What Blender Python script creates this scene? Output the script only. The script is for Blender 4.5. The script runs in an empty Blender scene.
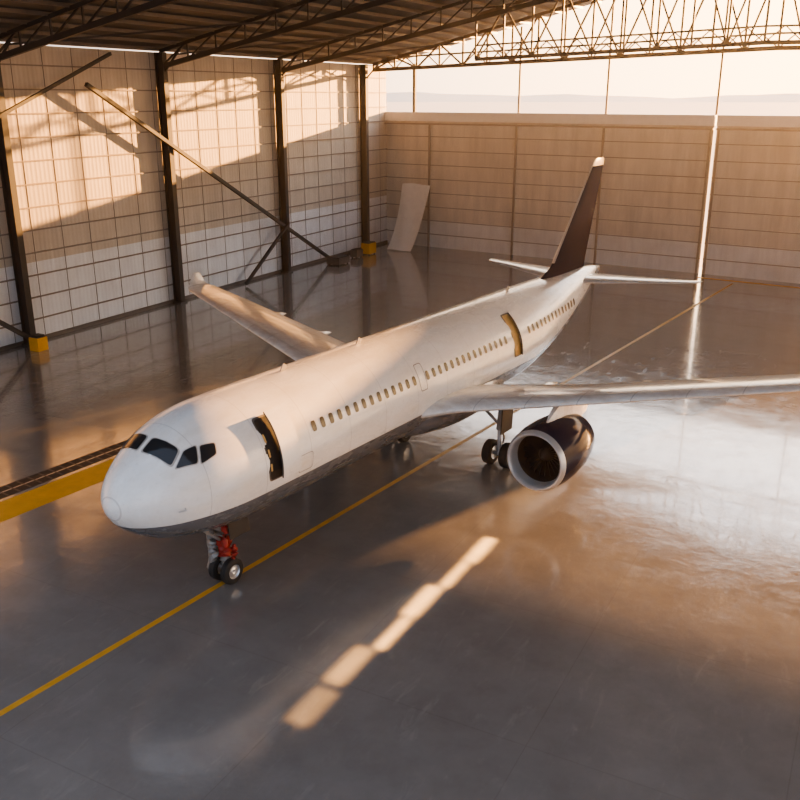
import bpy, math, random
from mathutils import Vector, Matrix
random.seed(7)
D = bpy.data
COL = bpy.context.scene.collection
pi = math.pi

# ------------------------------------------------------------------ materials
def new_mat(name):
    m = D.materials.new(name); m.use_nodes = True
    nt = m.node_tree
    b = nt.nodes['Principled BSDF']
    return m, nt, b
def mathn(nt, op, a, b=None, clamp=False):
    n = nt.nodes.new('ShaderNodeMath'); n.operation = op; n.use_clamp = clamp
    for i, v in enumerate((a, b)):
        if v is None: continue
        if isinstance(v, (int, float)): n.inputs[i].default_value = v
        else: nt.links.new(v, n.inputs[i])
    return n.outputs[0]
def mixc(nt, fac, a, b, bt='MIX'):
    n = nt.nodes.new('ShaderNodeMix'); n.data_type = 'RGBA'; n.blend_type = bt
    for s, v in ((n.inputs[0], fac), (n.inputs[6], a), (n.inputs[7], b)):
        if isinstance(v, (int, float)): s.default_value = v
        elif isinstance(v, tuple): s.default_value = (v[0], v[1], v[2], 1)
        else: nt.links.new(v, s)
    return n.outputs[2]
def ramp(nt, src, stops):
    n = nt.nodes.new('ShaderNodeValToRGB'); nt.links.new(src, n.inputs[0])
    e = n.color_ramp.elements
    while len(e) < len(stops): e.new(0.5)
    for i, (p, c) in enumerate(stops):
        e[i].position = p
        e[i].color = (c, c, c, 1) if isinstance(c, (int, float)) else (c[0], c[1], c[2], 1)
    return n.outputs[0]
def noise(nt, vec, scale, detail=5, rough=.6, dist=0):
    n = nt.nodes.new('ShaderNodeTexNoise')
    n.inputs['Scale'].default_value = scale; n.inputs['Detail'].default_value = detail
    n.inputs['Roughness'].default_value = rough; n.inputs['Distortion'].default_value = dist
    if vec is not None: nt.links.new(vec, n.inputs['Vector'])
    return n.outputs[0]
def objco(nt):
    return nt.nodes.new('ShaderNodeTexCoord').outputs['Object']
def scaled(nt, vec, s):
    n = nt.nodes.new('ShaderNodeMapping'); n.inputs['Scale'].default_value = s
    nt.links.new(vec, n.inputs['Vector']); return n.outputs[0]
def sep(nt, vec):
    n = nt.nodes.new('ShaderNodeSeparateXYZ'); nt.links.new(vec, n.inputs[0]); return n.outputs
def bump(nt, b, h, strength=.3, dist=.02):
    n = nt.nodes.new('ShaderNodeBump'); n.inputs['Strength'].default_value = strength
    n.inputs['Distance'].default_value = dist
    nt.links.new(h, n.inputs['Height']); nt.links.new(n.outputs[0], b.inputs['Normal'])
def simple(name, col, rough=.5, metal=0, var=.25, scale=2.):
    m, nt, b = new_mat(name)
    o = objco(nt); f = noise(nt, o, scale)
    c = mixc(nt, f, tuple(x*(1-var) for x in col), tuple(min(1, x*(1+var)) for x in col))
    nt.links.new(c, b.inputs['Base Color'])
    b.inputs['Roughness'].default_value = rough; b.inputs['Metallic'].default_value = metal
    return m

M = {}
M['steel'] = simple('dark_steel', (.030, .027, .026), .6, 0)
M['steel_lt'] = simple('galvanised_steel', (.13, .11, .095), .5, .2)
M['gable'] = simple('brown_steel', (.085, .06, .045), .6, 0)
M['girt'] = simple('girt_paint', (.24, .20, .165), .6, 0)
M['girt_b'] = simple('girt_paint_tan', (.36, .28, .21), .6, 0)
M['white_beam'] = simple('white_beam_paint', (.80, .77, .71), .5, 0, .1)
M['yellow'] = simple('yellow_paint', (.75, .36, .03), .45, 0, .2, 8)
M['black'] = simple('black_rubber', (.018, .018, .018), .7, 0)
M['hub'] = simple('hub_metal', (.6, .6, .6), .35, .8, .1)
M['red'] = simple('red_cover', (.34, .03, .02), .5, 0, .3, 6)
M['gearwhite'] = simple('gear_paint', (.30, .28, .26), .4, .2, .4, 5)
M['plastic'] = simple('wrap_plastic', (.26, .23, .20), .3, 0, .5, 9)
M['glass'] = simple('cockpit_glass', (.02, .024, .028), .08, 0, .2)
M['winglass'] = simple('cabin_window', (.030, .022, .016), .25, 0, .3)
M['frame'] = simple('window_surround', (.42, .38, .33), .35, .1, .2)
M['seam'] = simple('door_seal', (.12, .105, .09), .6, 0, .2)
M['dark'] = simple('dark_interior', (.015, .012, .010), .8, 0)
M['orange'] = simple('door_lining', (.55, .34, .12), .6, 0, .4, 6)
M['lip'] = simple('inlet_lip_metal', (.60, .58, .55), .3, .5, .1)
M['fan'] = simple('fan_blades', (.05, .05, .055), .4, .6, .2)
M['exh'] = simple('exhaust_metal', (.22, .19, .16), .4, .6, .3)

def navy(name, rough, spec):
    m, nt, b = new_mat(name)
    o = objco(nt)
    c = mixc(nt, noise(nt, o, 1.5), (.008, .011, .030), (.014, .018, .046))
    nt.links.new(c, b.inputs['Base Color']); b.inputs['Roughness'].default_value = rough
    b.inputs['Specular IOR Level'].default_value = spec
    return m
M['navy'] = navy('navy_paint', .6, 0.0)
M['navy_g'] = navy('navy_gloss_paint', .12, .04)

def fus_mat():
    m, nt, b = new_mat('fuselage_paint')
    o = objco(nt); s = sep(nt, o)
    n1 = noise(nt, scaled(nt, o, (1, .35, 1)), 1.6, 8, .65)
    n2 = noise(nt, o, 9, 6, .7)
    c = mixc(nt, ramp(nt, n1, [(.35, 0), (.7, 1)]), (.86, .84, .81), (.70, .66, .60))
    c = mixc(nt, mathn(nt, 'MULTIPLY', ramp(nt, n2, [(.58, 0), (.78, 1)]), .4), c, (.42, .36, .30))
    fy = mathn(nt, 'FRACT', mathn(nt, 'MULTIPLY', s[1], .47))
    ln = mathn(nt, 'LESS_THAN', fy, .012)
    c = mixc(nt, mathn(nt, 'MULTIPLY', ln, .35), c, (.25, .22, .2))
    yy = s[1]
    up = mathn(nt, 'MULTIPLY', mathn(nt, 'MAXIMUM', mathn(nt, 'SUBTRACT', yy, 19.), 0.), .23)
    z = mathn(nt, 'SUBTRACT', s[2], up)
    g = mathn(nt, 'LESS_THAN', z, 3.74)
    c = mixc(nt, g, c, (.14, .145, .155))
    nt.links.new(c, b.inputs['Base Color'])
    r = ramp(nt, n1, [(.3, .20), (.75, .36)])
    nt.links.new(r, b.inputs['Roughness'])
    b.inputs['Coat Weight'].default_value = .5; b.inputs['Coat Roughness'].default_value = .10
    bump(nt, b, noise(nt, o, 3, 2), .14, .03)
    return m
M['fus'] = fus_mat()
def wing_mat():
    m, nt, b = new_mat('wing_paint')
    o = objco(nt); s = sep(nt, o)
    n1 = noise(nt, scaled(nt, o, (.6, 1.2, 1)), 1.8, 8, .7)
    c = mixc(nt, ramp(nt, n1, [(.35, 0), (.7, 1)]), (.84, .80, .74), (.56, .50, .44))
    fx = mathn(nt, 'FRACT', mathn(nt, 'MULTIPLY', s[0], .55))
    c = mixc(nt, mathn(nt, 'MULTIPLY', mathn(nt, 'LESS_THAN', fx, .015), .5), c, (.2, .18, .16))
    nt.links.new(c, b.inputs['Base Color'])
    nt.links.new(ramp(nt, n1, [(.3, .14), (.75, .32)]), b.inputs['Roughness'])
    b.inputs['Coat Weight'].default_value = .5; b.inputs['Coat Roughness'].default_value = .1
    bump(nt, b, noise(nt, o, 2.5, 2), .14, .03)
    return m
M['wing'] = wing_mat()

def floor_mat():
    m, nt, b = new_mat('polished_concrete')
    o = objco(nt); s = sep(nt, o)
    n1 = noise(nt, o, .09, 6, .6, .4)
    n2 = noise(nt, o, .8, 8, .7)
    n3 = noise(nt, o, 6, 5, .7)
    n4 = noise(nt, scaled(nt, o, (1, .25, 1)), 2.2, 8, .75, .8)
    c = mixc(nt, ramp(nt, n1, [(.35, 0), (.65, 1)]), (.165, .158, .150), (.235, .224, .210))
    c = mixc(nt, ramp(nt, n2, [(.4, 0), (.75, .45)]), c, (.12, .113, .106))
    c = mixc(nt, mathn(nt, 'MULTIPLY', ramp(nt, n4, [(.56, 0), (.70, 1)]), .30), c, (.34, .32, .29))
    c = mixc(nt, mathn(nt, 'MULTIPLY', ramp(nt, n3, [(.62, 0), (.72, 1)]), .15), c, (.32, .30, .27))
    jx = mathn(nt, 'LESS_THAN', mathn(nt, 'FRACT', mathn(nt, 'MULTIPLY', s[0], 1/6.)), .005)
    jy = mathn(nt, 'LESS_THAN', mathn(nt, 'FRACT', mathn(nt, 'MULTIPLY', s[1], 1/6.)), .005)
    j = mathn(nt, 'MAXIMUM', jx, jy)
    c = mixc(nt, mathn(nt, 'MULTIPLY', j, .2), c, (.08, .07, .06))
    nt.links.new(c, b.inputs['Base Color'])
    rr = mathn(nt, 'ADD', ramp(nt, n2, [(.35, .04), (.7, .18)]), ramp(nt, n4, [(.45, .0), (.7, .10)]))
    nt.links.new(rr, b.inputs['Roughness'])
    b.inputs['IOR'].default_value = 1.7
    b.inputs['Coat Weight'].default_value = .6
    nt.links.new(ramp(nt, n2, [(.4, .025), (.65, .12)]), b.inputs['Coat Roughness'])
    hgt = mathn(nt, 'ADD', noise(nt, o, .55, 6, .66), mathn(nt, 'MULTIPLY', n3, .12))
    bump(nt, b, hgt, .5, .05)
    return m
M['floor'] = floor_mat()

def wall_mat(name, up, low, zsplit, axis, bs=.2):
    m, nt, b = new_mat(name)
    o = objco(nt); s = sep(nt, o)
    st = noise(nt, scaled(nt, o, (1, 1, .12)), 1.2, 6, .7)
    n2 = noise(nt, o, .25, 4)
    c = mixc(nt, ramp(nt, st, [(.35, 0), (.75, 1)]), up, tuple(x*.75 for x in up))
    lowc = mixc(nt, ramp(nt, st, [(.35, 0), (.75, 1)]), low, tuple(x*.8 for x in low))
    c = mixc(nt, mathn(nt, 'LESS_THAN', s[2], zsplit), c, lowc)
    c = mixc(nt, mathn(nt, 'MULTIPLY', ramp(nt, n2, [(.45, 0), (.7, 1)]), .3), c, tuple(x*.6 for x in up))
    nt.links.new(c, b.inputs['Base Color']); b.inputs['Roughness'].default_value = .6
    w = mathn(nt, 'SINE', mathn(nt, 'MULTIPLY', s[axis], 18.))
    bump(nt, b, w, bs, .02)
    return m
M['wl'] = wall_mat('left_wall_cladding', (.62, .54, .44), (.84, .83, .82), 5.2, 1)
M['wb'] = wall_mat('back_wall_cladding', (.76, .66, .54), (.86, .82, .76), 2.9, 0)
M['roof'] = wall_mat('roof_sheeting', (.075, .072, .070), (.1, .1, .1), -5, 0)
M['ground'] = simple('hazy_ground', (.75, .62, .46), .9, 0, .12, .02)  # pale distance haze is put into the ground's base colour
M['hill'] = simple('hazy_hills', (.80, .68, .54), 1, 0, .1, .01)

# ------------------------------------------------------------------ mesh builder
class MB:
    def __init__(s): s.v = []; s.f = []; s.m = []; s.mats = []
    def mi(s, mat):
        if mat not in s.mats: s.mats.append(mat)
        return s.mats.index(mat)
    def add(s, vs, fs, mat):
        o = len(s.v); k = s.mi(mat)
        s.v += [tuple(p) for p in vs]
        for f in fs: s.f.append(tuple(i+o for i in f)); s.m.append(k)
    def box(s, lo, hi, mat):
        x0, y0, z0 = lo; x1, y1, z1 = hi
        s.add([(x0,y0,z0),(x1,y0,z0),(x1,y1,z0),(x0,y1,z0),(x0,y0,z1),(x1,y0,z1),(x1,y1,z1),(x0,y1,z1)],
              [(0,3,2,1),(4,5,6,7),(0,1,5,4),(1,2,6,5),(2,3,7,6),(3,0,4,7)], mat)
    def beam(s, a, b, w, h, mat, up=(0,0,1)):
        a = Vector(a); b = Vector(b); d = (b-a).normalized(); up = Vector(up)
        if abs(d.dot(up)) > .98: up = Vector((0,1,0))
        sx = d.cross(up).normalized(); sz = sx.cross(d).normalized()
        vs = []
        for p in (a, b):
            for i, j in ((-1,-1),(1,-1),(1,1),(-1,1)): vs.append(p + sx*w*.5*i + sz*h*.5*j)
        s.add(vs, [(0,1,2,3),(7,6,5,4),(0,4,5,1),(1,5,6,2),(2,6,7,3),(3,7,4,0)], mat)
    def ibeam(s, a, b, w, h, mat, up=(0,1,0)):
        a = Vector(a); b = Vector(b); d = (b-a).normalized(); up = Vector(up)
        sx = d.cross(up).normalized(); sz = sx.cross(d).normalized()
        s.beam(a, b, .04, h, mat, up)
        for k in (-1, 1):
            s.beam(a+sz*k*h*.5, b+sz*k*h*.5, w, .05, mat, up)
    def tube(s, pts, rad, mat, n=12, cap=True):
        pts = [Vector(p) for p in pts]
        if isinstance(rad, (int, float)): rad = [rad]*len(pts)
        vs = []; fs = []
        for i, p in enumerate(pts):
            d = (pts[min(i+1, len(pts)-1)] - pts[max(i-1, 0)]).normalized()
            up = Vector((0,0,1)) if abs(d.z) < .95 else Vector((1,0,0))
            a = d.cross(up).normalized(); c = a.cross(d)
            for k in range(n):
                t = 2*pi*k/n; vs.append(p + (a*math.cos(t)+c*math.sin(t))*rad[i])
        for i in range(len(pts)-1):
            for k in range(n):
                k2 = (k+1) % n; fs.append((i*n+k, i*n+k2, (i+1)*n+k2, (i+1)*n+k))
        if cap:
            fs.append(tuple(range(n))[::-1]); fs.append(tuple((len(pts)-1)*n+k for k in range(n)))
        s.add(vs, fs, mat)
    def revolve(s, prof, c, axis, mat, n=48):
        vs = []; fs = []
        for (a, r) in prof:
            for k in range(n):
                t = 2*pi*k/n
                if axis == 'y': vs.append((c[0]+r*math.sin(t), c[1]+a, c[2]+r*math.cos(t)))
                else: vs.append((c[0]+a, c[1]+r*math.sin(t), c[2]+r*math.cos(t)))
        for i in range(len(prof)-1):
            for k in range(n):
                k2 = (k+1) % n; fs.append((i*n+k, i*n+k2, (i+1)*n+k2, (i+1)*n+k))
        s.add(vs, fs, mat)
    def skew(s, k, x0, start=0):
        s.v = s.v[:start] + [(x, y-k*(x-x0), z) for x, y, z in s.v[start:]]
    def obj(s, name, parent=None, smooth=False, recalc=True):
        me = D.meshes.new(name); me.from_pydata(s.v, [], s.f)
        for m in s.mats: me.materials.append(m)
        for i, p in enumerate(me.polygons): p.material_index = s.m[i]
        if recalc:
            import bmesh
            bm = bmesh.new(); bm.from_mesh(me); bmesh.ops.recalc_face_normals(bm, faces=bm.faces); bm.to_mesh(me); bm.free()
        if smooth:
            me.polygons.foreach_set('use_smooth', [True]*len(me.polygons))
            try: me.set_sharp_from_angle(angle=math.radians(38))
            except Exception: pass
        me.update()
        o = D.objects.new(name, me); COL.objects.link(o)
        if parent: o.parent = parent
        return o
def empty(name, loc=(0,0,0), rz=0):
    o = D.objects.new(name, None); COL.objects.link(o); o.location = loc; o.rotation_euler = (0,0,rz); return o

# ------------------------------------------------------------------ AIRPLANE  (local x = port, y = aft from nose gear, z up)
PLANE = empty('airplane', (-17.8, 21.0, 0), math.radians(-6.4))
R0 = 2.13
def catmull(tab, q):
    xs = [a for a, _ in tab]; ys = [b for _, b in tab]
    if q <= xs[0]: return ys[0]
    if q >= xs[-1]: return ys[-1]
    i = max(k for k in range(len(xs)-1) if xs[k] <= q)
    def sl(k):
        if k == 0: return (ys[1]-ys[0])/(xs[1]-xs[0])
        if k == len(xs)-1: return (ys[-1]-ys[-2])/(xs[-1]-xs[-2])
        return (ys[k+1]-ys[k-1])/(xs[k+1]-xs[k-1])
    h = xs[i+1]-xs[i]; t = (q-xs[i])/h
    a, b = sl(i)*h, sl(i+1)*h
    return (2*t**3-3*t**2+1)*ys[i]+(t**3-2*t**2+t)*a+(-2*t**3+3*t**2)*ys[i+1]+(t**3-t**2)*b
NS = -4.35; TE = 30.7
def tabq(t): return [(math.sqrt(max(a-NS, 0)), b) for a, b in t]
ZN = 4.34
T_top = tabq([(-4.35,ZN),(-4.22,ZN+.38),(-3.9,ZN+.76),(-3.45,ZN+1.12),(-3.0,ZN+1.44),(-2.5,ZN+1.75),(-2.0,ZN+1.97),(-1.5,ZN+2.11),(-.8,ZN+2.22),(0.2,ZN+2.26),(1.5,6.60),(19,6.58),(25,6.56),(28.5,6.45),(30,6.33),(30.7,6.22)])
T_bot = tabq([(-4.35,ZN),(-4.22,ZN-.40),(-3.9,ZN-.80),(-3.45,ZN-1.14),(-3.0,ZN-1.38),(-2,ZN-1.68),(-1,ZN-1.86),(0,ZN-1.96),(1.5,2.32),(16,2.32),(18.5,2.38),(21,2.85),(24,3.75),(27,4.75),(29.5,5.45),(30.7,5.8)])
T_w = tabq([(-4.35,0),(-4.22,.45),(-3.9,.88),(-3.45,1.27),(-3.0,1.54),(-2,1.89),(-1,2.07),(0,2.12),(1.5,R0),(17,R0),(20,2.05),(23,1.75),(26,1.25),(28.5,.75),(30,.40),(30.7,.22)])
T_c = tabq([(-4.35,ZN),(-3,ZN+.03),(-1,4.40),(1.5,4.45),(17,4.45),(20,4.6),(24,5.1),(28,5.65),(30.7,6.0)])
def prof(s):
    q = math.sqrt(max(s-NS, 0)); return catmull(T_w, q), catmull(T_top, q), catmull(T_bot, q), catmull(T_c, q)
def P(s, phi, off=0):
    w, zt, zb, zc = prof(s)
    def pt(s, ph):
        w, zt, zb, zc = prof(s)
        c = math.cos(ph); return Vector((w*math.sin(ph), s, zc + ((zt-zc) if c > 0 else (zc-zb))*c))
    p = pt(s, phi)
    if off:
        e = .02
        a = pt(min(s+e, TE), phi)-pt(max(s-e, NS+1e-4), phi); b = pt(s, phi+e)-pt(s, phi-e)
        n = b.cross(a).normalized()
        if n.dot(p-Vector((0, s+ (0.8 if s < -2 else 0), zc))) < 0: n = -n
        p = p + n*off
    return p
def phi_z(s, z):
    w, zt, zb, zc = prof(s)
    return math.acos(max(-1, min(1, (z-zc)/((zt-zc) if z > zc else (zc-zb)))))
mb = MB()
st = [NS+ (0.0004 if i == 0 else 3*(i/34)**2) for i in range(35)] + [-1.35+.25+.25*i for i in range(14)] + [2.5+.7*i for i in range(21)] + [17+.35*i for i in range(39)]
st = sorted(set(round(x, 4) for x in st if x < TE)) + [TE]
n = 72
vs = []; fs = []
for s in st:
    for k in range(n): vs.append(P(s, 2*pi*k/n))
for i in range(len(st)-1):
    for k in range(n):
        k2 = (k+1) % n; fs.append((i*n+k, i*n+k2, (i+1)*n+k2, (i+1)*n+k))
fs.append(tuple(range(n)))
mb.add(vs, fs, M['fus'])
mb.add([P(TE, 2*pi*k/n) for k in range(n)] + [Vector((0, TE-.2, 6.0))], [(k, (k+1) % n, n) for k in range(n)], M['exh'])
mb.obj('fuselage', PLANE, smooth=True)

def patch(mb, quad, mat, off=.012, rnd=.28):
    vs = []; fs = []
    K = 28
    def bil(u, v):
        bl, tl, tr, br = quad
        return tuple((bl[i]*(1-u)*(1-v)+br[i]*u*(1-v)+tr[i]*u*v+tl[i]*(1-u)*v) for i in (0, 1))
    rings = [1, .75, .5, .25]
    e = rnd
    for r in rings:
        for k in range(K):
            t = 2*pi*k/K; c, s_ = math.cos(t), math.sin(t)
            u = .5+.5*r*math.copysign(abs(c)**e, c); v = .5+.5*r*math.copysign(abs(s_)**e, s_)
            s, ph = bil(u, v); vs.append(P(s, ph, off))
    s, ph = bil(.5, .5); vs.append(P(s, ph, off)); ci = len(vs)-1
    for j in range(len(rings)-1):
        for k in range(K):
            k2 = (k+1) % K; fs.append((j*K+k, j*K+k2, (j+1)*K+k2, (j+1)*K+k))
    for k in range(K): fs.append(((len(rings)-1)*K+k, (len(rings)-1)*K+(k+1) % K, ci))
    mb.add(vs, fs, mat)
dg = math.radians
def cockpit(side):
    def q(l): return [(a, side*dg(b)) for a, b in l]
    return [q([(-3.08,4),(-2.62,4),(-2.46,35),(-2.90,44)]),
            q([(-2.84,49),(-2.40,39),(-2.02,41),(-2.24,56)]),
            q([(-2.16,58),(-1.94,43),(-1.50,47),(-1.62,56)])]
mb = MB()
for side in (1, -1):
    for qd in cockpit(side):
        cs = sum(a for a, _ in qd)/4; cp = sum(b for _, b in qd)/4
        big = [(cs+(a-cs)*1.12, cp+(b-cp)*1.12) for a, b in qd]
        patch(mb, big, M['frame'], .008)
        patch(mb, qd, M['glass'], .018)
mb.obj('cockpit_windows', PLANE, smooth=True, recalc=False)
mb = MB()
for side in (1, -1):
    s = 2.45
    while s < 24.5:
        if not (15.9 < s < 17.6) and not (8.75 < s < 9.2):
            zz = 5.24 if s < 18 else 5.24+(s-18)*.03
            a = phi_z(s, zz-.17)*side; b = phi_z(s, zz+.17)*side
            patch(mb, [(s-.11,a),(s-.11,b),(s+.11,b),(s+.11,a)], M['winglass'], .012, rnd=.6)
        s += .46
mb.obj('cabin_windows', PLANE, smooth=True, recalc=False)
def outline(mb, s0, s1, z0, z1, side, mat, w=.035, off=.012):
    K = 40; pts = []
    for k in range(K):
        t = 2*pi*k/K; c, q = math.cos(t), math.sin(t)
        u = .5+.5*math.copysign(abs(c)**.25, c); v = .5+.5*math.copysign(abs(q)**.25, q)
        pts.append((s0+(s1-s0)*u, z0+(z1-z0)*v))
    vs = []; cs, cz = (s0+s1)/2, (z0+z1)/2
    for (a, z) in pts: vs.append(P(a, side*phi_z(a, z), off))
    for (a, z) in pts:
        a2 = a+(w if a < cs else -w); z2 = z+(w if z < cz else -w); vs.append(P(a2, side*phi_z(a2, z2), off))
    mb.add(vs, [(k, (k+1) % K, K+(k+1) % K, K+k) for k in range(K)], mat)
mb = MB()
for sd in (1, -1):
    outline(mb, 8.72, 9.2, 4.75, 5.75, sd, M['seam'], .025)
    outline(mb, 1.5, 2.2, 3.9, 4.5, sd, M['seam'], .015)
outline(mb, -.15, .7, 4.1, 6.05, -1, M['frame']); outline(mb, 16.3, 17.1, 4.2, 6.1, -1, M['frame'])
outline(mb, 3.0, 4.9, 2.75, 4.05, -1, M['frame'])
mb.obj('panel_outlines', PLANE, recalc=False)
def doorway(s0, s1, z0, z1, lining, dw, name, dx, ds, up=0):
    mb = MB()
    def q(a0, a1, c0, c1): return [(a0, phi_z(a0, c0)), (a0, phi_z(a0, c1)), (a1, phi_z(a1, c1)), (a1, phi_z(a1, c0))]
    patch(mb, q(s0-.05, s1+.05, z0-.05, z1+.05), M['seam'], .012, rnd=.22)
    patch(mb, q(s0, s1, z0, z1), lining, .02, rnd=.22)
    if dw:
        for zz in (z0+.3, z0+.75, z0+1.2): patch(mb, q(s0+.03, s0+.11, zz, zz+.25), M['orange'], .03, rnd=.4)
    mb.obj(name+'_opening', PLANE, recalc=False)
    mb = MB(); nu, nv = 8, 14; vs = []; fs = []
    TH = .06
    for layer in (0, TH):
        for i in range(nu+1):
            for j in range(nv+1):
                s = s0+(s1-s0)*i/nu; z = z0+(z1-z0)*j/nv
                p = P(s, phi_z(s, z)); nn = (P(s, phi_z(s, z), .5)-p).normalized()
                p = p+nn*(dx+layer); p.y += ds; p.z += up; vs.append(p)
    L = (nu+1)*(nv+1); g = lambda l, i, j: l*L+i*(nv+1)+j
    for i in range(nu):
        for j in range(nv):
            for l in (0, 1): fs.append((g(l,i,j), g(l,i+1,j), g(l,i+1,j+1), g(l,i,j+1)))
    mb.add(vs, fs, M['fus'])
    e = []
    for i in range(nu):
        for j in (0, nv): e.append((g(0,i,j), g(0,i+1,j), g(1,i+1,j), g(1,i,j)))
    for j in range(nv):
        for i in (0, nu): e.append((g(0,i,j), g(0,i,j+1), g(1,i,j+1), g(1,i,j)))
    mb.add(vs, e, M['seam'])
    a = P(s1, phi_z(s1, 5.0)); b = P(s1+ds*.4, phi_z(s1, 5.0), dx)
    mb.tube([a, b], .05, M['orange'], 8)
    mb.obj(name+'_panel', PLANE, smooth=True)
doorway(.12, .96, 4.15, 6.0, M['dark'], .4, 'door_front', .20, .36, .06)
doorway(16.45, 17.15, 4.35, 6.1, M['orange'], 0, 'door_rear', .10, .5)

# wings
def airfoil(m=18, t=.12):
    up = []
    for i in range(m+1):
        x = .5*(1-math.cos(pi*i/m))
        y = 5*t*(.2969*math.sqrt(x)-.126*x-.3516*x*x+.2843*x**3-.1015*x**4)
        cam = .02*(1-(2*x-1)**2)
        up.append((x, y, cam))
    return [(x, cam+y) for x, y, cam in reversed(up)] + [(x, cam-y*.85) for x, y, cam in up[1:-1]]
def loft(mb, secs, mat, cap=True):
    n = len(secs[0]); vs = [p for s in secs for p in s]; fs = []
    for i in range(len(secs)-1):
        for k in range(n):
            k2 = (k+1) % n; fs.append((i*n+k, i*n+k2, (i+1)*n+k2, (i+1)*n+k))
    if cap: fs.append(tuple(range(n))); fs.append(tuple((len(secs)-1)*n+k for k in range(n)))
    mb.add(vs, fs, mat)
for side, nm in ((1, 'wing_port'), (-1, 'wing_starboard')):
    dih = .152 if side > 0 else .100; sw = .415 if side > 0 else .385
    def wing_le(v): return 9.5+(v-2.2)*sw-(max(0, 2.9-v))*.55
    def wing_te(v): return 15.1 + max(0, v-6.2)*(.27 if side > 0 else .20)
    def wing_z(v): return 3.62+(v-2.2)*dih
    mb = MB(); secs = []
    for v in (1.0, 1.8, 2.2, 2.9, 4, 5, 6.2, 8, 10, 12, 14, 16, 17.8):
        le, te, z = wing_le(v), wing_te(v), wing_z(v); c = te-le; t = .13-.0025*v
        inc = dg(3.5-.2*v)
        secs.append([Vector((side*v, le+x*c*math.cos(inc)+y*c*math.sin(inc), z-(x*c-.3*c)*math.sin(inc)+y*c)) for x, y in airfoil(18, t)])
    for dv, dz, ds, cs in ((.22,.03,.12,.90),(.40,.12,.28,.76),(.52,.32,.5,.58),(.58,.58,.72,.42),(.62,.8,.9,.26)):
        v = 17.8; le, z = wing_le(v)+ds, wing_z(v)+dz; c = (wing_te(v)-wing_le(v))*cs
        k = min(1, dz/.3)
        secs.append([Vector((side*(v+dv - y*c*k), le+x*c, z+y*c*(1-k))) for x, y in airfoil(18, .09)])
    loft(mb, secs, M['wing'])
    def top(v, x):
        le, te, z = wing_le(v), wing_te(v), wing_z(v); c = te-le; t = .13-.0025*v; inc = dg(3.5-.2*v)
        yt = 5*t*(.2969*math.sqrt(x)-.126*x-.3516*x*x+.2843*x**3-.1015*x**4)+.02*(1-(2*x-1)**2)
        return Vector((side*v, le+x*c*math.cos(inc)+yt*c*math.sin(inc), z-(x*c-.3*c)*math.sin(inc)+yt*c+.008))
    def strip(v0, v1, x0, w, mat):
        K = 14; vs = []
        for i in range(K+1):
            v = v0+(v1-v0)*i/K; c = wing_te(v)-wing_le(v)
            vs += [top(v, x0), top(v, x0+w/c)]
        mb.add(vs, [(2*i, 2*i+1, 2*i+3, 2*i+2) for i in range(K)], mat)
    strip(3, 12.8, .74, .05, M['exh']); strip(13.2, 16.8, .76, .05, M['exh']); strip(3.2, 17, .13, .04, M['frame'])
    strip(3.2, 12.0, .58, .04, M['frame'])
    for v in (4.5, 8.5, 12.2):
        te, z = wing_te(v), wing_z(v)
        prof_ = [(-2.0, .02), (-1.6, .14), (-.9, .22), (-.1, .22), (.5, .12), (.9, .02)]
        mb.tube([(side*v, te+a, z-.25-.05*a) for a, r in prof_], [r for a, r in prof_], M['wing'], 12)
    mb.obj(nm, PLANE, smooth=True)
    ev, es, ez = 6.3, 10.2, 2.3
    mb = MB(); c = (side*ev, es, ez)
    mb.revolve([(.55,.98),(.25,1.0),(.08,1.03),(0,1.09),(0,1.14),(.10,1.20),(.22,1.235)], c, 'y', M['lip'], 56)
    mb.revolve([(.22,1.235),(.9,1.31),(1.6,1.31),(2.4,1.25),(3.1,1.11),(3.5,.99),(3.5,.94),(3.0,.9)], c, 'y', M['navy_g'], 56)
    mb.revolve([(.55,.98),(1.2,.98),(1.2,.02)], c, 'y', M['dark'], 56)
    mb.revolve([(3.0,.9),(3.0,.6),(3.3,.62),(4.1,.48),(4.35,.42),(4.3,.38),(4.1,.36),(4.1,.22),(4.9,.03)], c, 'y', M['exh'], 40)
    mb.revolve([(.62,.01),(.72,.12),(.9,.24),(1.15,.32)], c, 'y', M['fan'], 24)
    for k in range(24):
        t0 = 2*pi*k/24
        vs = []
        for r, tw in ((.28,.20),(.62,.16),(.95,.13)):
            for q, yy in ((-1, .95), (1, 1.15)):
                t = t0+q*tw*.5
                vs.append((c[0]+r*math.sin(t), c[1]+yy, c[2]+r*math.cos(t)))
        mb.add(vs, [(0,1,3,2),(2,3,5,4)], M['fan'])
    mb.obj('engine_'+nm.split('_')[1], PLANE, smooth=True)
    mb = MB(); secs = []
    for (y, z0, z1, w) in ((es+.9, 3.50, 3.56, .05), (es+1.3, 3.3, 3.85, .22), (es+1.9, 3.2, 4.1, .32), (es+2.6, 3.1, 4.25, .34), (es+3.6, 2.9, 4.15, .3), (es+4.6, 3.1, 4.0, .2), (es+5.1, 3.6, 3.95, .06)):
        secs.append([Vector((side*ev+w*.5*a, y, z)) for a, z in ((-1,z0),(1,z0),(1,(z0+z1)/2),(.7,z1),(-.7,z1),(-1,(z0+z1)/2))])
    loft(mb, secs, M['wing']); mb.obj('pylon_'+nm.split('_')[1], PLANE, smooth=True)
    mb = MB(); gv, gs = 2.75, 14.1
    mb.tube([(side*(gv+.15), gs, 3.4), (side*gv, gs, 1.7)], .17, M['gearwhite'], 14)
    mb.tube([(side*gv, gs, 1.8), (side*gv, gs, .5)], .10, M['hub'], 14)
    mb.tube([(side*1.4, gs-.1, 3.0), (side*gv, gs, 1.9)], .07, M['gearwhite'], 10)
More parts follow.
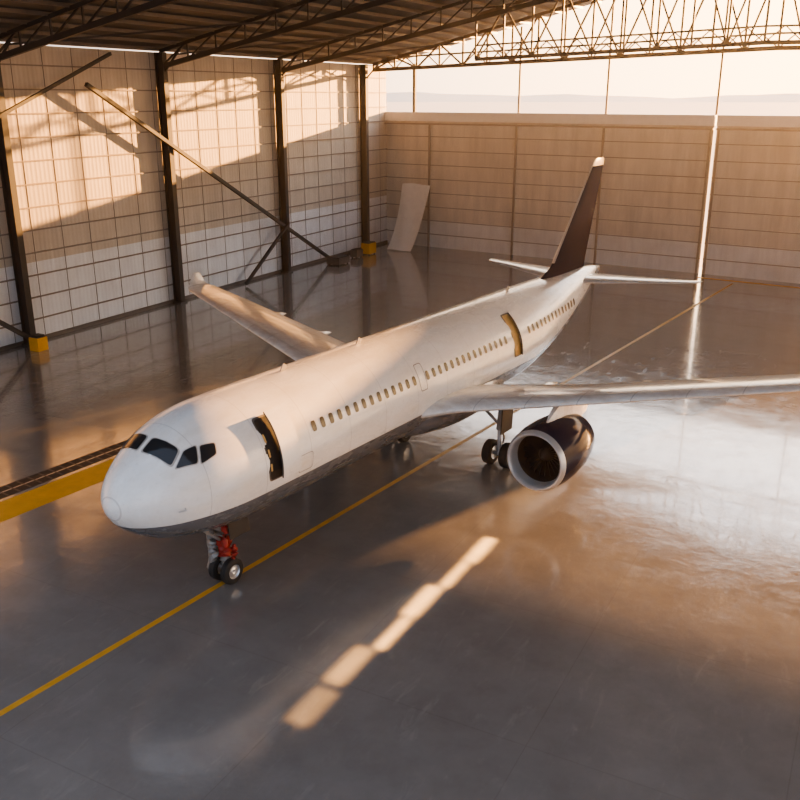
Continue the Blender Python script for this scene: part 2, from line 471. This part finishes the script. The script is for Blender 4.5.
    mb.tube([(side*gv, gs+.2, 1.7), (side*gv, gs+.45, 1.15), (side*gv, gs+.1, .6)], .05, M['gearwhite'], 8)
    mb.tube([(side*gv-.55, gs, .56), (side*gv+.55, gs, .56)], .09, M['gearwhite'], 12)
    def wheel(mb, cx, cy, r, w):
        mb.revolve([(-w*.3,.0),(-w*.3,r*.5),(-w*.5,r*.56),(-w*.5,r*.86),(-w*.36,r*.97),(0,r),(w*.36,r*.97),(w*.5,r*.86),(w*.5,r*.56),(w*.3,r*.5),(w*.3,0)], (cx, cy, r), 'x', M['black'], 32)
        for q in (-1, 1): mb.revolve([(q*w*.31,.0),(q*w*.38,r*.16),(q*w*.33,r*.2),(q*w*.33,r*.46),(q*w*.5,r*.54)], (cx, cy, r), 'x', M['hub'], 24)
    wheel(mb, side*gv-.42, gs, .57, .40); wheel(mb, side*gv+.42, gs, .57, .40)
    mb.beam((side*(gv+.42), gs-.1, 3.3), (side*(gv+.36), gs-.1, 1.7), 1.0, .05, M['steel'], (1,0,0))
    mb.obj('main_gear_'+nm.split('_')[1], PLANE, smooth=True)
mb = MB(); secs = []
for i in range(25):
    t = i/24; s = 7.2+11.3*t; k = math.sin(pi*t)**.55
    secs.append([Vector((2.35*k*math.sin(2*pi*j/36), s, 3.15+(1.15*k+.02)*math.cos(2*pi*j/36))) for j in range(36)])
loft(mb, secs, M['fus']); mb.obj('belly_fairing', PLANE, smooth=True)
mb = MB()
for side in (1, -1):
    secs = []
    for v, le, te, z in ((.2,26.0,29.6,5.95),(1,26.45,29.65,5.97),(3,27.4,29.7,6.02),(5,28.35,29.85,6.07),(6.2,28.95,29.95,6.10),(6.4,29.3,29.95,6.1)):
        c = te-le; secs.append([Vector((side*v, le+x*c, z+y*c)) for x, y in airfoil(12, .09)])
    loft(mb, secs, M['wing'])
mb.obj('horizontal_stabilisers', PLANE, smooth=True)
mb = MB(); secs = []
def sym(t, m=12):
    up = []
    for i in range(m+1):
        x = .5*(1-math.cos(pi*i/m)); y = 5*t*(.2969*math.sqrt(x)-.126*x-.3516*x*x+.2843*x**3-.1015*x**4); up.append((x, y))
    return [(x, y) for x, y in reversed(up)] + [(x, -y) for x, y in up[1:-1]]
def finsec(z, le, te, t=.085):
    c = te-le; return [Vector((y*c, le+x*c, z)) for x, y in sym(t)]
for z, le, te in [(6.0,22.2,28.6),(6.55,23.2,28.75),(7.0,24.4,28.85)]: secs.append(finsec(z, le, te))
for i in range(1, 8):
    t = i/7; z = 7.0+4.9*t; secs.append(finsec(z, 24.4+4.55*t, 28.85+1.75*t))
loft(mb, secs, M['navy'])
loft(mb, [finsec(11.9,28.95,30.6), finsec(12.15,29.15,30.65,.09), finsec(12.3,29.45,30.6,.05)], M['wing'])
vs = []; K = 16
for i in range(K+1):
    t = i/K; z = 7.2+4.7*t; le = 24.4+4.55*(z-7)/4.9
    for a, o in ((-.04-.04*(1-t), .07), (0, -.03), (.04+.04*(1-t), .07)): vs.append((a, le+o, z))
mb.add(vs, [(3*i+j, 3*i+j+1, 3*i+j+4, 3*i+j+3) for i in range(K) for j in (0, 1)], M['lip'])
mb.obj('vertical_fin', PLANE, smooth=True)
# nose gear
mb = MB()
mb.tube([(0,.05,2.6),(0,0,1.35)], .13, M['gearwhite'], 14)
mb.tube([(0,0,1.4),(0,0,.42)], .08, M['hub'], 12)
mb.tube([(0,-1.1,2.45),(0,-.05,1.5)], .055, M['gearwhite'], 8)
mb.tube([(0,.12,1.4),(0,.38,1.0),(0,.08,.6)], .04, M['gearwhite'], 8)
mb.tube([(-.32,0,.46),(.32,0,.46)], .06, M['hub'], 10)
wheel(mb, -.27, 0, .46, .27); wheel(mb, .27, 0, .46, .27)
for q in (-1, 1):
    mb.beam((q*.42, .25, 2.5), (q*.5, .25, 1.75), .9, .04, M['steel'], (1,0,0))
for (z0, z1, r, mt) in ((.95, 1.75, .24, 'red'), (1.75, 2.25, .32, 'plastic'), (.6, .98, .17, 'plastic')):
    pts = []; rad = []
    for i in range(9):
        z = z0+(z1-z0)*i/8; pts.append((random.uniform(-.04,.04), random.uniform(-.04,.04), z)); rad.append(r*random.uniform(.75, 1.2))
    mb.tube(pts, rad, M[mt], 14)
for (x, y, z0, z1, r, mt) in ((-.36,-.2,.5,2.3,.17,'plastic'),(.30,-.2,1.2,2.3,.13,'red'),(.32,.1,.9,1.4,.10,'red'),(-.25,-.3,.9,1.6,.14,'gearwhite')):
    pts = []; rad = []
    for i in range(11):
        z = z0+(z1-z0)*i/10; pts.append((x+random.uniform(-.05,.05), y+random.uniform(-.05,.05), z)); rad.append(r*random.uniform(.6, 1.25))
    mb.tube(pts, rad, M[mt], 12)
mb.obj('nose_gear', PLANE, smooth=True)
mb = MB()
for s in (3.2, 7.5, 19.5):
    mb.beam((0, s, 6.55), (0, s+.18, 6.8), .04, .22, M['gearwhite'], (0,1,0))
for sd in (1,-1):
    mb.tube([P(-2.9, sd*dg(95)), P(-2.9, sd*dg(95), .12), P(-3.1, sd*dg(95), .14)], .02, M['hub'], 6)
# red beacons
mb.revolve([(0,.0),(0,.0)], (0,0,0), 'y', M['red'], 3) if 0 else None
mb.obj('antennas', PLANE, smooth=True)

# ------------------------------------------------------------------ BUILDING
XL, YB = -49.0, 89.0
SK = .086
XR = 34.0
floor = MB(); floor.add([(XL-.5,-30,0),(XR+8,-30,0),(XR+8,YB+.5,0),(XL-.5,YB+.5,0)], [(0,1,2,3)], M['floor']); floor.obj('floor')
g = MB(); g.add([(-2500,-600,-.06),(2500,-600,-.06),(2500,4500,-.06),(-2500,4500,-.06)], [(0,1,2,3)], M['ground']); g.obj('ground_outside')
h = MB(); vs = []; K = 80
for i in range(K+1):
    a = dg(-60+120*i/K); r = 3000
    hh = 22+5*math.sin(i*.35)+4*math.sin(i*.9+1)+2*math.sin(i*2.1)
    vs += [(r*math.sin(a), r*math.cos(a), -1), (r*1.1*math.sin(a), r*1.1*math.cos(a), hh)]
h.add(vs, [(2*i,2*i+1,2*i+3,2*i+2) for i in range(K)], M['hill']); h.obj('distant_hills', smooth=True)

EZ = 18.6
w = MB(); w.box((XL-.12, -8, 0), (XL, YB, EZ), M['wl'])
z = 1.45
while z < EZ: w.box((XL, -8, z-.045), (XL+.10, YB, z+.045), M['girt']); z += 1.45
y = -8+2.45
while y < YB: w.box((XL, y-.015, 0), (XL+.03, y+.015, EZ), M['girt']); y += 2.45
w.box((XL, -8, 0), (XL+.12, YB, .25), M['steel_lt'])
w.obj('wall_left')
HB = 14.0
b = MB()
def bwall(x0, x1, zb=0):
    b.box((x0, YB, zb), (x1, YB+.15, HB-.9), M['wb'])
    z = 1.4
    while z < HB-1.2:
        if z > zb: b.box((x0, YB-.09, z-.04), (x1, YB, z+.04), M['girt_b'])
        z += 1.45
    b.box((x0, YB-.35, HB-.9), (x1, YB+.9, HB), M['white_beam'])
    b.box((x0, YB-.45, HB-1.25), (x1, YB, HB-1.1), M['girt_b'])
DX0 = 7.0
bwall(XL, -14.42); bwall(-14.18, DX0)
bwall(DX0, XR, 8.2)  # unseen opening, placed and sized to let a sun patch onto the floor
for x in (-43.5, -33.5, -24.5, -14.65, -13.95, DX0-.2, XR-.3):
    b.box((x-.10, YB-.2, 0), (x+.10, YB, HB-1.1), M['girt_b'])
b.skew(SK, XL)
b.obj('wall_back')

cols = [-5.0, 9.8, 24.7, 39.3, 53.9, 68.7, 83.4]
c = MB()
for y in cols:
    c.ibeam((XL+.5, y, 0), (XL+.5, y, EZ), .45, .7, M['steel'], up=(1,0,0))
    c.box((XL+.1, y-.4, 0), (XL+.95, y+.4, .12), M['steel'])
    c.beam((XL+.55, y, EZ-1.6), (XL+2.4, y, EZ+.2), .12, .12, M['steel'])
def br(y0, z0, y1, z1, x=XL+1.0, w=.26): c.beam((x, y0, z0), (x, y1, z1), w, w, M['steel'], (1,0,0))
br(46.0, 16.3, 75.5, .3); br(61.6, .2, 68.3, 4.6, XL+1.2, .22); br(36.0, 13.2, 48.6, 18.3, XL+.85, .2)
br(17.5, 16.3, 39.3, .3); c.obj('wall_columns')

# roof
RX, RZ = -9.0, 27.2
def rz(x): return EZ+ (RZ-EZ)*(x-XL)/(RX-XL) if x < RX else RZ-(RZ-EZ)*(x-RX)/(RX-XL)
r = MB()
YR0 = 14.0
r.add([(XL-.6,YR0,rz(XL-.6)+.25),(RX,YR0,RZ+.25),(RX,YB+1,RZ+.25),(XL-.6,YB+1,rz(XL-.6)+.25),(XR,YR0,rz(XR)+.25),(XR,YB+1,rz(XR)+.25),
       (XL-.6,YR0,rz(XL-.6)+.31),(RX,YR0,RZ+.31),(RX,YB+1,RZ+.31),(XL-.6,YB+1,rz(XL-.6)+.31),(XR,YR0,rz(XR)+.31),(XR,YB+1,rz(XR)+.31)],
      [(0,1,2,3),(1,4,5,2),(6,7,8,9),(7,10,11,8)], M['roof'])
x = XL+.4
while x < XR:
    r.beam((x, YR0, rz(x)+.12), (x, YB+.8, rz(x)+.12), .10, .22, M['steel_lt']); x += 1.75
r.v = [(x, y if y < 50 else y-SK*(x-XL), z) for x, y, z in r.v]
r.obj('ceiling', recalc=False)
t = MB()
def rafter(y, mat):
    dep = lambda x: 1.1+ .022*(min(x, 2*RX-x)-XL)
    xs = [XL+.5+i*2.6 for i in range(32) if XL+.5+i*2.6 < XR+1]
    for i in range(len(xs)-1):
        a, d = xs[i], xs[i+1]; za, zd = rz(a)-dep(a), rz(d)-dep(d)
        t.beam((a,y,za), (d,y,zd), .24, .34, mat)
        t.beam((a,y,rz(a)-.05), (d,y,rz(d)-.05), .2, .24, mat)
        t.beam((a,y,za), (a,y,rz(a)), .10, .10, mat)
        t.beam((a,y,za), (d,y,rz(d)), .10, .10, mat)
def gable(y, mat, f=1.0, x0=XL):
    st0 = len(t.v)
    zb = lambda x: 18.1+ (min(x, 2*RX-x)-XL)*.028
    xs = [XL+.5+i*2.6 for i in range(32) if x0 <= XL+.5+i*2.6 < XR+1]
    for i in range(len(xs)-1):
        a, d = xs[i], xs[i+1]
        t.beam((a,y,zb(a)), (d,y,zb(d)), .3*f, .34*f, mat)
        t.beam((a,y,zb(a)+1.1), (d,y,zb(d)+1.1), .16*f, .16*f, mat)
        t.beam((a,y,rz(a)-.05), (d,y,rz(d)-.05), .2, .28, mat)
        t.beam((a,y,zb(a)), (a,y,rz(a)), .18*f, .18*f, mat)
        if i % 2: t.beam((a,y,rz(a)), (d,y,zb(d)), .16*f, .16*f, mat)
        else: t.beam((a,y,zb(a)), (d,y,rz(d)), .16*f, .16*f, mat)
        t.beam((a,y,zb(a)), ((a+d)/2,y,zb(a)+1.1), .10*f, .10*f, mat); t.beam(((a+d)/2,y,zb(a)+1.1), (d,y,zb(d)), .10*f, .10*f, mat)
    t.skew(SK, XL, st0)
for y in (24.7, 39.3, 53.9, 68.7): rafter(y, M['steel'])
gable(85.5, M['gable'])
gable(77.0, M['gable'], .85, -33)
for i, y in enumerate((39.3, 53.9, 68.7)):
    for x in (-47, -31):
        t.beam((x, y, rz(x)-.6), (x+9, y+14.7, rz(x+9)-.6), .12, .12, M['steel'])
s0 = len(t.v)
for x in (-33.5, -24.5, -14.4, -5): t.beam((x, YB+.3, HB), (x, YB+.3, rz(x)), .18, .18, M['gable'])
t.beam((-45.6, YB+.3, HB), (-45.6, YB+.3, 18.8), .3, .3, M['steel'])
t.skew(SK, XL, s0)
t.obj('roof_trusses', recalc=False)

U = Vector((math.sin(dg(6.4)), math.cos(dg(6.4)), 0)); V = Vector((U.y, -U.x, 0)); G = Vector((-17.8, 21, 0))
def mark(s0, s1, v0, v1, z, mat, name):
    m_ = MB(); pts = [G+U*s+V*v for s, v in ((s0,v0),(s0,v1),(s1,v1),(s1,v0))]
    m_.add([(p.x,p.y,z) for p in pts], [(0,1,2,3)], mat); m_.obj(name)
M['line'] = simple('worn_yellow_line', (.56, .30, .04), .4, 0, .35, 3)
M['band'] = simple('yellow_band_paint', (.64, .34, .035), .4, 0, .3, 1.5)
mark(-22, 62, -.11, .11, .004, M['line'], 'floor_centre_line')
mark(-22, 30, -12.0, -10.3, .004, M['band'], 'yellow_floor_band')
m_ = MB()
for (v0, v1, mt) in ((-13.35, -12.25, M['steel']), (-12.85, -12.75, M['hub'])):
    pts = [G+U*s+V*v for s, v in ((-22,v0),(-22,v1),(30,v1),(30,v0))]
    m_.add([(p.x,p.y,.004 if v0 < -13 else .008) for p in pts], [(0,1,2,3)], mt)
for i in range(100):
    s = -22+i*.52; pts = [G+U*q+V*v for q, v in ((s,-13.3),(s,-12.3),(s+.10,-12.3),(s+.10,-13.3))]
    m_.add([(p.x,p.y,.008) for p in pts], [(0,1,2,3)], M['steel_lt'])
m_.obj('drain_grate')
m_ = MB(); m_.box((-14.2, 86.9, .0), (DX0, 87.15, .03), M['yellow']); m_.skew(SK, XL); m_.obj('door_track_line')

m_ = MB(); m_.box((-47.4, 38.3, .0), (-46.6, 39.1, .85), M['yellow']); m_.box((-47.3,38.4,.85),(-46.7,39.0,1.0), M['steel']); m_.obj('yellow_bin')
m_ = MB()
nu, nv = 10, 16; vs = []
for i in range(nu+1):
    for j in range(nv+1):
        u, v = i/nu, j/nv
        x = -46.6+3.3*u + .35*v
        zz = .1+6.6*v + .12*math.sin(u*5)*(.3+v*.3)
        yy = 85.2+ 2.4*v**.8 + .1*math.sin(u*9+v*4) - 1.0*(1-v)**3
        vs.append((x - .5*(1-v)*(u-.5), yy, zz))
m_.add(vs, [(i*(nv+1)+j,(i+1)*(nv+1)+j,(i+1)*(nv+1)+j+1,i*(nv+1)+j+1) for i in range(nu) for j in range(nv)], M['white_beam'])
m_.obj('leaning_plastic_sheet', smooth=True)
for (x, y, sx, sy, sz, mt) in ((-47.3, 80.4, 1.0, 1.4, 1.2, 'yellow'), (-47.3, 78.2, .8, 1.2, .8, 'steel_lt'), (-47.2, 73.6, 1.4, 2.0, .7, 'steel_lt')):
    q = MB(); q.box((x,y,.12),(x+sx,y+sy,sz), M[mt]); q.box((x+.08,y+.08,sz),(x+sx-.08,y+sy-.08,sz+.08), M['steel'])
    for ax in (x+.1, x+sx-.2):
        for ay in (y+.1, y+sy-.2): q.box((ax,ay,0),(ax+.1,ay+.1,.12), M['steel'])
    q.obj('tool_cart')

# ------------------------------------------------------------------ dusty air inside the hangar
HAZE = .0011
me = D.meshes.new('dusty_air')
x0, x1, y0, y1, z0, z1 = XL-1, XR+2, -25, YB+20, -.02, 30
me.from_pydata([(x0,y0,z0),(x1,y0,z0),(x1,y1,z0),(x0,y1,z0),(x0,y0,z1),(x1,y0,z1),(x1,y1,z1),(x0,y1,z1)], [], [(0,3,2,1),(4,5,6,7),(0,1,5,4),(1,2,6,5),(2,3,7,6),(3,0,4,7)])
vm = D.materials.new('dusty_air'); vm.use_nodes = True; nt = vm.node_tree
nt.nodes.remove(nt.nodes['Principled BSDF'])
vsn = nt.nodes.new('ShaderNodeVolumeScatter'); vsn.inputs['Density'].default_value = HAZE; vsn.inputs['Anisotropy'].default_value = .88
vsn.inputs['Color'].default_value = (1, .88, .72, 1)
nt.links.new(vsn.outputs[0], nt.nodes['Material Output'].inputs['Volume'])
me.materials.append(vm)
ho = D.objects.new('dusty_air', me); COL.objects.link(ho)

# ------------------------------------------------------------------ LIGHT
az, el = dg(20), dg(7.5)
sd = Vector((math.sin(az)*math.cos(el), math.cos(az)*math.cos(el), math.sin(el)))
L = D.lights.new('sun', 'SUN'); L.energy = 36; L.color = (1, .46, .14); L.angle = dg(.6)
lo = D.objects.new('sun', L); COL.objects.link(lo); lo.rotation_euler = (-sd).to_track_quat('-Z', 'Y').to_euler()

# added out-of-view lamps and housings making a warm light streak on the floor
fl = empty('added_streak_lights')
for i in range(6):
    y = 16.8 + i*2.05; x = -11.75+.06*(y-16); zz = 22.0
    q = MB(); q.box((x-.4, y-1.0, zz+.02), (x+.4, y+1.0, zz+.25), M['steel_lt']); q.beam((x, y, zz+.2), (x, y, rz(x)), .06, .06, M['steel'])
    q.obj('added_housing_%d' % (i+1), fl)
    A = D.lights.new('added_lamp_%d' % (i+1), 'AREA'); A.shape = 'RECTANGLE'; A.size = (.7,.6,.3,.5,.3,.45)[i]; A.size_y = (1.6,1.9,1.9,2.0,1.9,2.0)[i]
    A.spread = dg(1.4); A.energy = (13, 26, 34, 60, 32, 55)[i]; A.color = (1, .50, .16)
    ao = D.objects.new('added_lamp_%d' % (i+1), A); COL.objects.link(ao); ao.location = (x+(.1,-.1,.12,-.05,.05,.0)[i], y, zz); ao.parent = fl

W = D.worlds.new('sky'); bpy.context.scene.world = W; W.use_nodes = True; nt = W.node_tree
bg = nt.nodes['Background']
tc = nt.nodes.new('ShaderNodeTexCoord').outputs['Generated']
s3 = sep(nt, tc)
dot = nt.nodes.new('ShaderNodeVectorMath'); dot.operation = 'DOT_PRODUCT'; nt.links.new(tc, dot.inputs[0]); dot.inputs[1].default_value = sd
el_c = ramp(nt, s3[2], [(0, (1.0, .58, .26)), (.15, (1.0, .66, .34)), (.4, (.80, .80, .82)), (1, (.50, .60, .78))])
cool = ramp(nt, s3[2], [(0, (.60, .68, .80)), (1, (.46, .57, .78))])
fac = ramp(nt, mathn(nt, 'ADD', mathn(nt, 'MULTIPLY', dot.outputs['Value'], .5), .5), [(.45, 0), (.95, 1)])
col = mixc(nt, fac, cool, el_c)
nt.links.new(col, bg.inputs[0])
st_ = mathn(nt, 'ADD', mathn(nt, 'MULTIPLY', mathn(nt, 'POWER', fac, 3.0), 7.5), 1.5)
nt.links.new(st_, bg.inputs[1])
try: bpy.context.scene.view_settings.look = 'AgX - Medium High Contrast'
except Exception: pass

# ------------------------------------------------------------------ CAMERA
cam = D.cameras.new('camera'); co = D.objects.new('camera', cam); COL.objects.link(co)
cam.sensor_width = 36; cam.lens = 36*900/800; cam.clip_end = 8000
co.location = (0, 0, 15.5)
pitch = math.atan(303/900)
co.rotation_euler = (pi/2-pitch, 0, dg(28))
bpy.context.scene.camera = co
